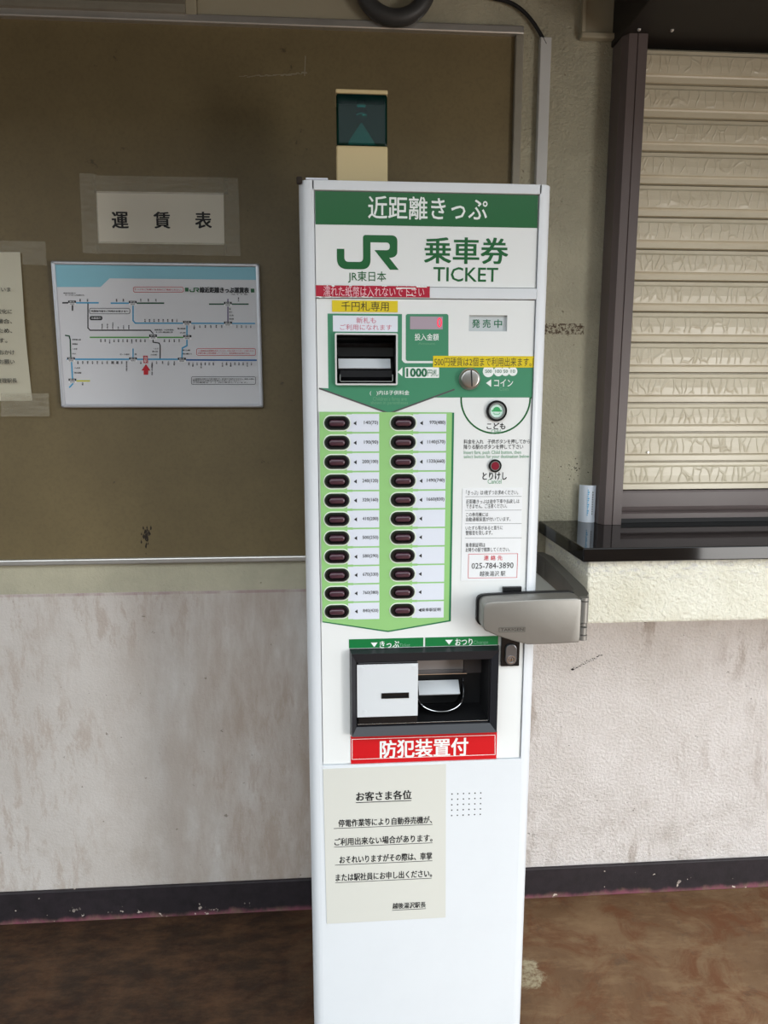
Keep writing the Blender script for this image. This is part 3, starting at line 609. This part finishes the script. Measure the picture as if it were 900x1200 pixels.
# stickers
def sticker(name, quad, m, texts, tm_, bold=.01, y=PY, off=.0012, border=None, **k):
    pts = [at(px, py, y) for px, py in quad]; xs = [p[0] for p in pts]; zs = [p[1] for p in pts]
    s_ = part(name, g_().box(min(xs), max(xs), y - off, y - .0002, min(zs), max(zs)), m, **k)
    letters(s_, [(tx, boxat(bx, y)) for tx, bx in texts], tm_, y - off - .0003, bold)
    if border: obj('border_line', g_().stroke([at(px, py, y) for px, py in border + border[:1]], .0011, y - off - .0003), tm_, s_)
    return s_
rs = sticker('red_sticker', [(370, 334.3), (503.5, 348.8)], crimson, [('濡れた紙幣は入れないで下さい', (379, 336, 497, 347.7))], mat('pink_white_ink', (236, 190, 200), .5), 0, y=0.0, label='crimson warning strip')
g = g_()
for i in range(46):
    px = random.uniform(371, 500); top = random.random() < .45; py = (335.2 if top else 348.3) + random.uniform(-.4, .4); x, z = at(px if top else 371 + (px - 371) * .5, py, 0); q = random.uniform(.0012, .004)
    g.flat([(x - q, z), (x, z - .0009), (x + q, z), (x, z + .0009)], -.0016 - i * 2e-6)
for q in ((464, 337.2, 487, 338.6), (488, 335.8, 500, 337), (476, 345.5, 484, 346.5)): g.rect(*boxat(q, 0), -.0017)
obj('torn_edge', g, whiteink, rs, kind='stuff')
sticker('yellow_sticker', [(389, 352), (466, 366)], yellow, [('千円札専用', (400, 353.6, 455.5, 364.6))], ink, 0, label='small yellow strip over the note slot')
sticker('white_sticker', [(390, 369.8), (466, 389)], mat('sticker_white', (232, 236, 246), .15, coat=.6), [('新札も', (417.5, 372, 440.5, 379)), ('ご利用になれます', (398.5, 380.3, 459, 387))], pinkink, .01)
sticker('yellow_sticker', [(507.5, 417), (627, 430.8)], yellow, [('500円硬貨は2個まで利用出来ます。', (509, 419, 622.5, 429.3)), ('|', (624.3, 419.5, 624.9, 428.8))], mat('faded_ink', (70, 66, 40), .6), 0, label='long yellow coin notice strip')
inf = part('instruction_sticker', g_().box(*[(a, b_)[0] for a, b_ in (at(541.5, 600, PY), )], at(611.5, 600, PY)[0], PY - .001, PY - .0002, at(575, 680, PY)[1], at(575, 572, PY)[1]), mat('label_film', (236, 238, 240), .3))
yy = PY - .0013
letters(inf, [('「きっぷ」は1枚ずつお求めください。', (546, 574.3, 607, 579.8)), ('近距離きっぷは途中下車や払戻しは', (546, 584.8, 608.5, 590)), ('できません。ご注意ください。', (546, 590.3, 594, 595.5)), ('この券売機には', (546, 600.3, 572, 605.3)), ('自動通報装置が付いています。', (546, 605.8, 598, 610.8)), ('いたずら等があると直ちに', (545.5, 616, 589, 620.8)), ('警報音を発します。', (545.5, 621.5, 577, 626.8)), ('乗車駅証明は', (545.5, 636, 568.5, 641)), ('お降りの駅で精算してください。', (545.5, 641.3, 597, 646.5)), ('025-784-3890', (552.5, 659.3, 601.5, 666)), ('越後湯沢 駅', (562, 669, 592, 675))], ink, yy, .006)
for py in (582, 598, 613.7, 630.5): obj('rule', g_().stroke([F(545, py), F(611, py - .4)], .0006, yy), inkgrey, inf)
letters(inf, [('連', (567, 650.8, 572.5, 656.3)), ('絡', (575, 650.8, 580.5, 656.3)), ('先', (583, 650.8, 588.5, 656.3))], redink, yy, .035)
bb = [F(549, 649.2), F(606.5, 648.6), F(605.5, 676.6), F(548.5, 677.2)]; obj('red_frame', g_().stroke(bb + bb[:1], .0009, yy), redink, inf)
# light green fare field with dark edge
g = g_(); g.prism([(-.1925, .952), (-.067, .9295), (.0545, .9485), (.0545, 1.3475), (-.1925, 1.3495)], PY - .0012, PY - .0002); part('fare_field_edge', g, edgegreen)
ff = part('fare_field', g_().prism([(-.1925, .9545), (-.067, .9325), (.0505, .951), (.0505, 1.3480), (-.1925, 1.3495)], PY - .0024, PY - .0013), palegreen)
BY = PY - .0024
def stad(cx, cz, wd, h, n=10): r = h / 2; return rrect(cx - wd / 2, cz - r, cx + wd / 2, cz + r, r * .999, n)
def button_meshes():
    a, c = stad(0, 0, .0470, .0262), stad(0, 0, .0300, .0125)
    g = G().loop(a, stad(0, 0, .0420, .0215), -.0012, .001).loop(stad(0, 0, .0420, .0215), c, -.0012, .001)
    b = bmesh.new(); o1 = [b.verts.new((x, -.0002, z)) for x, z in a]; o2 = [b.verts.new((x, -.0045, z)) for x, z in stad(0, 0, .0425, .0220)]; o3 = [b.verts.new((x, -.0045, z)) for x, z in stad(0, 0, .0345, .0160)]; o4 = [b.verts.new((x, -.0012, z)) for x, z in stad(0, 0, .0310, .0130)]
    for u, v in ((o1, o2), (o2, o3), (o3, o4)):
        for i in range(len(u)): b.faces.new((u[i], u[(i + 1) % len(u)], v[(i + 1) % len(u)], v[i]))
    b.faces.new(o4); bmesh.ops.recalc_face_normals(b, faces=b.faces)
    bez = G().join(b).mesh('fare_button'); bez.materials.append(black)
    b = bmesh.new(); prev = None
    for k, (wd, h, y) in enumerate(((.0300, .0122, -.0010), (.0296, .0118, -.0040), (.0275, .0095, -.0062), (.0235, .0055, -.0070))):
        cur = [b.verts.new((x, y, z)) for x, z in stad(0, 0, wd, h)]
        if prev:
            for i in range(len(cur)): b.faces.new((prev[i], prev[(i + 1) % len(cur)], cur[(i + 1) % len(cur)], cur[i]))
        prev = cur
    b.faces.new(prev); bmesh.ops.recalc_face_normals(b, faces=b.faces); le = G().join(b).mesh('lens'); le.materials.append(lensplum)
    rg = G().prism(stad(.0, 0, .0505, .0300), -.0005, .0).mesh('ring'); rg.materials.append(ring)
    for m_ in (bez, le): m_.polygons.foreach_set('use_smooth', [True] * len(m_.polygons)); m_.set_sharp_from_angle(angle=R(50))
    return bez, le, rg
bez, le, rg = button_meshes()
fares = [['140(70)', '190(90)', '200(100)', '240(120)', '320(160)', '410(200)', '500(250)', '580(290)', '670(330)', '760(380)', '840(420)'], ['970(480)', '1140(570)', '1320(660)', '1490(740)', '1660(830)', '', '', '', '', '', '乗車駅証明']]
for c in (0, 1):
    for k in range(11):
        z = 1.3292 - k * .03560; x = (-.1607 + -.0004 * k) if c == 0 else -.0395
        o = bpy.data.objects.new('fare_button', bez); COL.objects.link(o); o.parent = tm; o.location = (x, BY - .2, z)
        for nm, me in (('lens', le), ('button_ring', rg)):
            q = bpy.data.objects.new(nm, me); COL.objects.link(q); q.parent = o
        x0, x1 = (-.1335, -.0840) if c == 0 else (-.0115, .0400); h = .0148
        lb = part('fare_label', g_().box(x0, x1, BY - .0008, BY, z - h - .0015, z + h + .0015).box(x0 - .010, x0, BY - .0004, BY, z - h - .0008, z + h + .0008), labelw)
        g = g_(); ax = x0 + .0045; g.flat([(ax - .002, z - .0005), (ax + .0035, z + .0035), (ax + .0035, z - .0045)], BY - .0011); obj('arrow_mark', g, ink, lb); g = g_()
        f_ = fares[c][k]
        if f_.startswith('乗'): g.text(f_, (x0 + .0085, z - .0035, x1 - .006, z + .0035), BY - .0011, .02)
        elif f_: wd = .00365 * len(f_); g.text(f_, (x1 - .002 - wd, z - .0042, x1 - .002, z + .0040), BY - .0011, .02)
        if f_: obj('lettering', g, ink, lb)
        else: g.bm.free()
# note slot
sx0, sz0, sx1, sz1 = NS
g = g_().loop(rrect(sx0 - .003, sz0 - .003, sx1 + .003, sz1 + .003, .003, 3), rrect(sx0, sz0, sx1, sz1, .001, 3), -.004, .006); ns = part('note_slot_frame', g, mat('bright_rim', (232, 232, 232), .25, .25))
g = g_().box(sx0 - .002, sx1 + .002, .058, .062, sz0, sz1).box(sx0 - .002, sx0 + .0005, .006, .06, sz0, sz1).box(sx1 - .0005, sx1 + .002, .006, .06, sz0, sz1).box(sx0, sx1, .006, .06, sz0 - .002, sz0 + .0005).box(sx0, sx1, .006, .06, sz1 - .0005, sz1 + .002)
part('note_slot_well', g, blackm)
g = g_().beam([(.012, sz1 - .014), (.034, sz1 - .020), (.034, sz1 - .036), (.060, sz1 - .036), (.060, sz1 - .004)], sx0 + .001, sx1 - .001); part('note_slot_hood', g, black)
g = g_().beam([(.020, sz1 - .0585), (.018, sz1 - .0575), (.030, sz1 - .0400), (.032, sz1 - .0410)], sx0 + .003, sx1 - .008); part('note_slot_plate', g, steel)
g = g_().beam([(.060, sz0 + .026), (.018, sz0 + .024), (.013, sz0 + .012), (.020, sz0 + .004), (.060, sz0 + .002)], sx0 + .006, sx1 - .006); part('note_slot_scoop', g, black)
g = g_().box(sx0 + .005, sx1 - .005, .002, .006, sz0 + .003, sz0 + .0045).box(sx0 + .005, sx0 + .0065, .002, .008, sz0 + .003, sz0 + .016).box(sx1 - .0065, sx1 - .005, .002, .008, sz0 + .003, sz0 + .016); part('note_slot_guide', g, chrome)
# amount display, status window
dp = part('amount_display', g_().box(*[boxat((480.5, 371, 518.8, 386), PY)[i] for i in (0, 2)], PY - .0010, PY - .0004, *[boxat((480.5, 371, 518.8, 386), PY)[i] for i in (1, 3)]), dispw)
g = g_(); g.text('0', boxat((512, 372.3, 517.8, 383.8), PY), PY - .0013, .012); obj('digit', g, led, dp)
st = part('status_window', g_().box(DW[0] - .001, DW[2] + .001, .0095, .0115, DW[1] - .001, DW[3] + .001), dispg)
letters(st, [(ch, (px, 374, px + 9, 383.8)) for ch, px in (('発', 554), ('売', 566.5), ('中', 580))], greenink, .0091, .02)
# coin slot
cx, cz = F(550, 444.2); g = g_().ringd(cx, cz, .0180, .0196, PY - .004, PY).disc(cx, cz, .0180, PY - .0125, PY, bev=.004, n=40); cs = smooth(part('coin_slot', g, nickel)); obj('slit', g_().prism([(cx - .0005, cz + .0155), (cx + .0023, cz + .0155), (cx + .0040, cz - .0135), (cx + .0015, cz - .0135)], PY - .0128, PY - .012), blackm, cs)
cs.data.materials.clear(); cs.data.materials.append(mat('coin_steel', (176, 172, 168), .28, 1.0, grain=.1))
# child and cancel buttons
cx, cz = F(581.5, 481.5); cb = smooth(part('child_button', g_().ringd(cx, cz, .0150, .0192, PY - .005, PY), black), 50)
obj('button_rim', g_().ringd(cx, cz, .0122, .0152, PY - .0062, PY - .001), chrome, cb)
obj('button_face', g_().disc(cx, cz, .0123, PY - .0042, PY - .001, bev=.001), mat('mint_white', (205, 232, 220), .3), cb)
g = g_(); hat = [(cx + .0068 * math.cos(R(a)), cz + .0012 + .0062 * math.sin(R(a))) for a in range(0, 181, 15)]; g.flat(hat, PY - .0046); g.flat(rrect(cx - .0098, cz - .0012, cx + .0098, cz + .0014, .0012, 3), PY - .0047); g.stroke([(cx - .006, cz - .0035), (cx - .004, cz - .0060), (cx + .004, cz - .0060), (cx + .006, cz - .0035)], .0009, PY - .0047); obj('hat_symbol', g, mat('mid_green', (60, 165, 100), .4), cb)
cx, cz = F(579.8, 545.7); kb = smooth(part('cancel_button', g_().ringd(cx, cz, .0087, .0121, PY - .004, PY), black), 50)
obj('button_rim', g_().ringd(cx, cz, .0078, .0090, PY - .0052, PY - .001), chrome, kb); obj('button_face', g_().disc(cx, cz, .0079, PY - .0045, PY - .001, bev=.001), mat('wine_red', (128, 22, 44), .3), kb)
# tray strips
for nm, b_, tri, tx, en in (('ticket_strip', (409, 750.2, 496, 760.8), (434.5, 752.8, 442.5, 758.2), ('きっぷ', (445, 750.9, 467.5, 759)), ('Ticket', (468, 753.6, 480.5, 758))), ('change_strip', (498.3, 748.4, 583.5, 759), (521.7, 749.6, 530.5, 755.2), ('おつり', (533.5, 748.2, 553.5, 756)), ('Change', (554.5, 750.3, 572, 755.5)))):
    q = boxat(b_, PY); s_ = part(nm, g_().box(q[0], q[2], PY - .0008, PY - .0002, .8985, .9165), stripgreen)
    g = g_(); t_ = boxat(tri, PY); g.flat([(t_[0], t_[3]), (t_[2], t_[3]), ((t_[0] + t_[2]) / 2, t_[1])], PY - .0011); obj('arrow_mark', g, whiteink, s_); letters(s_, [tx], whiteink, PY - .0011, .02)
    g = g_(); g.text(en[0], boxat(en[1], PY), PY - .0011); obj('pale_lettering', g, softgreen, s_)
# tray bezel and well
tx0, tz0, tx1, tz1 = TR
b = bmesh.new(); A = [(-.1415, .7215), (.1500, .7215), (.1500, .8975), (-.1415, .8975)]; B = [(-.138, .7245), (.1465, .7245), (.1465, .893), (-.138, .893)]; C = [(tx0, tz0), (tx1, tz0), (tx1, tz1), (tx0, tz1)]
Vv = [[b.verts.new((x, y, z)) for x, z in q] for q, y in ((A, PY - .0003), (B, -.014), (C, -.005), (C, .012))]
for u, v in zip(Vv, Vv[1:]):
    for i in range(4): b.faces.new((u[i], u[(i + 1) % 4], v[(i + 1) % 4], v[i]))
bmesh.ops.recalc_face_normals(b, faces=b.faces); part('tray_bezel', g_().join(b), charcoal)
b = bmesh.new(); bmesh.ops.create_cube(b, size=1)
g = g_().box(tx0, tx1, .085, .09, tz0, tz1).box(tx0, tx0 + .002, .004, .088, tz0, tz1).box(tx1 - .002, tx1, .004, .088, tz0, tz1).box(tx0, tx1, .004, .088, tz0, tz0 + .003).box(tx0, tx1, .004, .088, tz1 - .002, tz1); b.free(); part('tray_well', g, blackm)
cvx0, cvx1 = -.1275, -.0095
g = g_(); holes_plate(g, cvx0, cvx1, .7610, .8680, [(-.0805, .7985, -.0270, .8095)], -.0060, -.0045); cv = part('ticket_cover_plate', g, steel)
obj('slot_mouth', g_().loop([(-.0805, .7985), (-.0270, .7985), (-.0270, .8095), (-.0805, .8095)], [(-.0780, .8005), (-.0295, .8005), (-.0295, .8075), (-.0780, .8075)], -.0075, .0).box(-.0795, -.0280, .001, .003, .799, .809).box(-.077, -.031, -.004, .001, .8030, .8050), black, cv)
for x, z in ((-.1170, .8590), (-.0165, .8600), (-.113, .771)): obj('screw_mark', g_().disc(x, z, .0045, -.0066, -.006, bev=.0004), steel, cv)
part('ticket_chute', g_().box(cvx0 + .001, cvx1, -.0042, .06, .7450, .8720, .002), black)
obj_z = g_().box(-.0095, .095, .080, .084, .820, .858); part('change_flap', obj_z, mat('dull_plate', (150, 144, 142), .4, .3))
part('change_flap', g_().box(.096, tx1 - .002, .076, .080, .812, .850), mat('dim_plate', (84, 80, 82), .4, .2))
part('change_ledge', g_().beam([(.066, .8145), (.084, .8190), (.084, .8205), (.066, .8160)], -.009, .100), chrome)
b = bmesh.new(); rows = []
for j in range(8):
    v_ = j / 7; row_ = []
    for i in range(21):
        t = i / 20 * math.pi; st_ = math.sin(t) ** .55; rim = .802 - .046 * st_; k_ = math.cos(v_ * math.pi / 2)
        wx = .051 * (.62 + .38 * k_); dy = .056 * (.35 + .65 * k_)
        row_.append(b.verts.new((.042 - wx * math.cos(t), .074 - dy * st_, rim + (.748 - rim) * math.sin(v_ * math.pi / 2))))
    rows.append(row_)
for u, v in zip(rows, rows[1:]):
    for i in range(20): b.faces.new((u[i], u[i + 1], v[i + 1], v[i]))
b.faces.new(rows[-1]); bmesh.ops.recalc_face_normals(b, faces=b.faces); cupm = smooth(part('change_cup', g_().join(b), black)); sm2 = cupm.modifiers.new('thickness', 'SOLIDIFY'); sm2.thickness = .0015
g = g_().tube([(.042 - .0512 * math.cos(i / 28 * math.pi), .074 - .0562 * math.sin(i / 28 * math.pi) ** .55, .8025 - .046 * math.sin(i / 28 * math.pi) ** .55) for i in range(29)], .0014, 8); obj('cup_lip', g, chrome, cupm)
part('change_tray_plate', g_().beam([(.050, .7790), (.074, .7990), (.075, .7960), (.052, .7765)], .0, .084), steel)
part('tray_lip', g_().box(tx0 + .002, tx1 - .002, .000, .004, tz0 + .002, tz0 + .0042, .0008), chrome)
# red alarm label
sticker('alarm_label', [(411, 862.5), (581.5, 888.8)], redst, [('防犯装置付', (445.5, 865.8, 548, 886.5))], whiteink, .028, border=[(412.7, 866), (580, 861), (580, 883.8), (412.7, 889.5)], label='red label with white writing')
# speaker holes
g = g_()
for i in range(6):
    for j in range(5):
        g.disc(.0620 + i * .0117, .5880 - j * .0118, .0014, -.0006, .001, n=10)
part('speaker_holes', g, gap, kind='stuff')
# door lock
lk = part('lock_plate', g_().box(.1535, .1900, -.0030, PY, .8560, 1.0160, .001), black)
g = g_().prism(rrect(.1610, .8610, .1830, .9020, .010, 6), -.0085, -.003, bev=.001); obj('lock_face', g, mat('dull_lock_face', (128, 130, 134), .3, .8), lk)
obj('keyhole', g_().ringd(.172, .8720, .0065, .0080, -.0100, -.008).disc(.172, .8720, .0038, -.0095, -.008, n=20), chrome, lk)
obj('keyway', g_().box(.1711, .1729, -.0100, -.009, .8690, .8750), blackm, lk)
obj('lock_recess', g_().ringd(.172, .998, .007, .0095, -.0045, -.003), blackm, lk)
# tape stub and plug on top
part('corner_plug', g_().box(-.226, -.216, .0, .012, 1.739, 1.750, .002), grime); part('tape_stub', g_().box(-.210, -.172, .001, .05, 1.7455, 1.7485, .0008), labelw)

# ---- notice stuck on the lower door
pn = thing('paper_notice', 'large cream paper notice with underlined black text on the machine door', 'notice', (-.072, -.001, .31)); O2 = (-.072, -.001, .31)
obj('paper', G(O2).prism([at(378.5, 901, 0), at(522.5, 895, 0), at(522, 1074.5, 0), at(383, 1082, 0)], -.0015, -.0003), paperc, pn)
yy = -.0019
for s_, bx, ul in (('お客さま各位', (417.5, 926.5, 482, 937), (417, 482)), ('停電作業等により自動券売機が、', (396.7, 957.8, 506, 966.3), (391, 506.7)), ('ご利用出来ない場合があります。', (392, 979.3, 506.5, 988), (391.5, 506.7)), ('おそれいりますがその際は、車掌', (398, 1000.3, 506, 1009), (392.5, 506.5)), ('または駅社員にお申し出ください。', (393.5, 1021, 506, 1029.6), (393, 505.5)), ('越後湯沢駅長', (460, 1056.8, 498.8, 1063.6), (459.5, 499))):
    q = boxat(bx, 0); big = s_[0] == 'お' and len(s_) < 8; O = O2; g = G(O2); letters(pn, [(s_, q)], ink, yy, .034 if big else .026)
    zz = q[1] - (.0024 if not big else .0030); g.rect(at(ul[0], bx[3], 0)[0], zz - .0010, at(ul[1], bx[3], 0)[0], zz + (.0002 if not big else .0006), yy); obj('underline', g, ink, pn)

# ---- swing arm lock
al = thing('swing_arm_lock', 'satin metal hinged security arm wrapped around the right machine edge', 'lock', (.22, -.03, .92)); O3 = (.22, -.03, .92)
top = lambda x: 1.0025 + .004 * math.sin((x - .10) * 9); bot = lambda x: .9475 - .027 * min(1, max(0, (x - .115) / .075)) ** .8 + .002 * max(0, (x - .24) / .05)
pts = [(.1050, .957)] + q2((.105, .957), (.106, .9475), (.116, .9450), 5) + [(x, bot(x) - .002) for x in (.13, .145, .16, .175, .19, .21, .23, .25, .27, .288)] + [(.2895, .9225), (.2905, .930), (.2905, .998)] + [(.289, 1.004)] + [(x, top(x)) for x in (.28, .25, .22, .19, .16, .13)] + [(.120, 1.0030)] + q2((.120, 1.003), (.1052, 1.0025), (.105, .990), 5)
smooth(obj('cover', G(O3).prism(pts, -.055, -.012, bev=.0025, seg=3), nickel, al), 40)
obj('back_gasket', G(O3).prism([(x * 1.0 - .004 if x < .2 else x, z + (.002 if z > .97 else -.001)) for x, z in pts], -.013, -.004), blackm, al)
for z0, z1, rr_ in ((.9235, .9330, .0085), (.9345, .9480, .0075), (.9510, .9560, .0060), (.9580, .9985, .0085), (1.0005, 1.0060, .0085)):
    b = bmesh.new(); bmesh.ops.create_cone(b, cap_ends=True, segments=24, radius1=rr_, radius2=rr_, depth=z1 - z0); bmesh.ops.translate(b, vec=(.2975, -.047, (z0 + z1) / 2), verts=b.verts)
    smooth(obj('hinge_knuckle', G(O3).join(b), nickel, al), 40)
g = G(O3).column([(.289, -.045), (.304, -.040), (.318, -.015), (.326, .03), (.338, .20), (.345, .30), (.336, .345), (.30, .36), (.224, .362), (.224, .352), (.295, .348), (.318, .33), (.322, .28), (.309, .10), (.300, .02), (.283, -.012)], .9300, 1.0035)
obj('swing_arm', g, nickdark, al)
obj('bracket', G(O3).box(.2235, .276, .045, .20, .985, .990, .001).box(.2235, .2265, .045, .20, .930, .990).box(.276, .2785, .045, .20, .955, .990), mat('pale_zinc', (190, 192, 190), .4, .7), al)
pl_ = obj('name_plate', G(O3).loop(rrect(.1350, .9440, .1850, .9540, .001, 2), rrect(.1362, .9452, .1838, .9528, .0008, 2), -.0562, -.0545), nickdark, al)
g = G(O3); g.text('TAKIGEN', (.1385, .9464, .1815, .9518), -.0556, .02); obj('lettering', g, mat('dark_etch', (78, 75, 70), .5, .6), al)

# ---- beacon on top of the machine
bx0, bx1, by0, by1 = -.1562, -.0592, .125, .195
sl = thing('signal_lamp', 'cream box lamp with dark green lens standing on the ticket machine', 'signal lamp', (-.108, .16, 1.7475)); O4 = (-.108, .16, 1.7475)
def at2(py): return at(423, py, by0)[1]
zl0, zl1, zc = at2(170.5), at2(109.5), at2(104.5)
obj('base', G(O4).box(bx0, bx1, by0, by1, 1.7475, zl0, .003), beige, sl)
obj('lens', G(O4).box(bx0 + .0008, bx1 - .0008, by0 + .0006, by1 - .001, zl0 + .0004, zl1, .004), lens_m, sl)
obj('cap', G(O4).box(bx0, bx1, by0, by1, zl1, zc, .002), beige, sl)
cxm = (bx0 + bx1) / 2; g = G(O4).prism([(cxm - .030, zl0 + .006), (cxm + .030, zl0 + .006), (cxm + .001, zl0 + .048), (cxm - .001, zl0 + .048)], .155, .160)
obj('reflector', g, mat('lamp_reflector', (170, 190, 186), .2, .8), sl)
b = bmesh.new(); bmesh.ops.create_uvsphere(b, u_segments=16, v_segments=10, radius=.014); bmesh.ops.translate(b, vec=(cxm, .165, zl1 - .026), verts=b.verts)
smooth(obj('bulb', G(O4).join(b).box(cxm - .008, cxm + .008, .157, .173, zl1 - .014, zl1 - .001), chrome, sl))
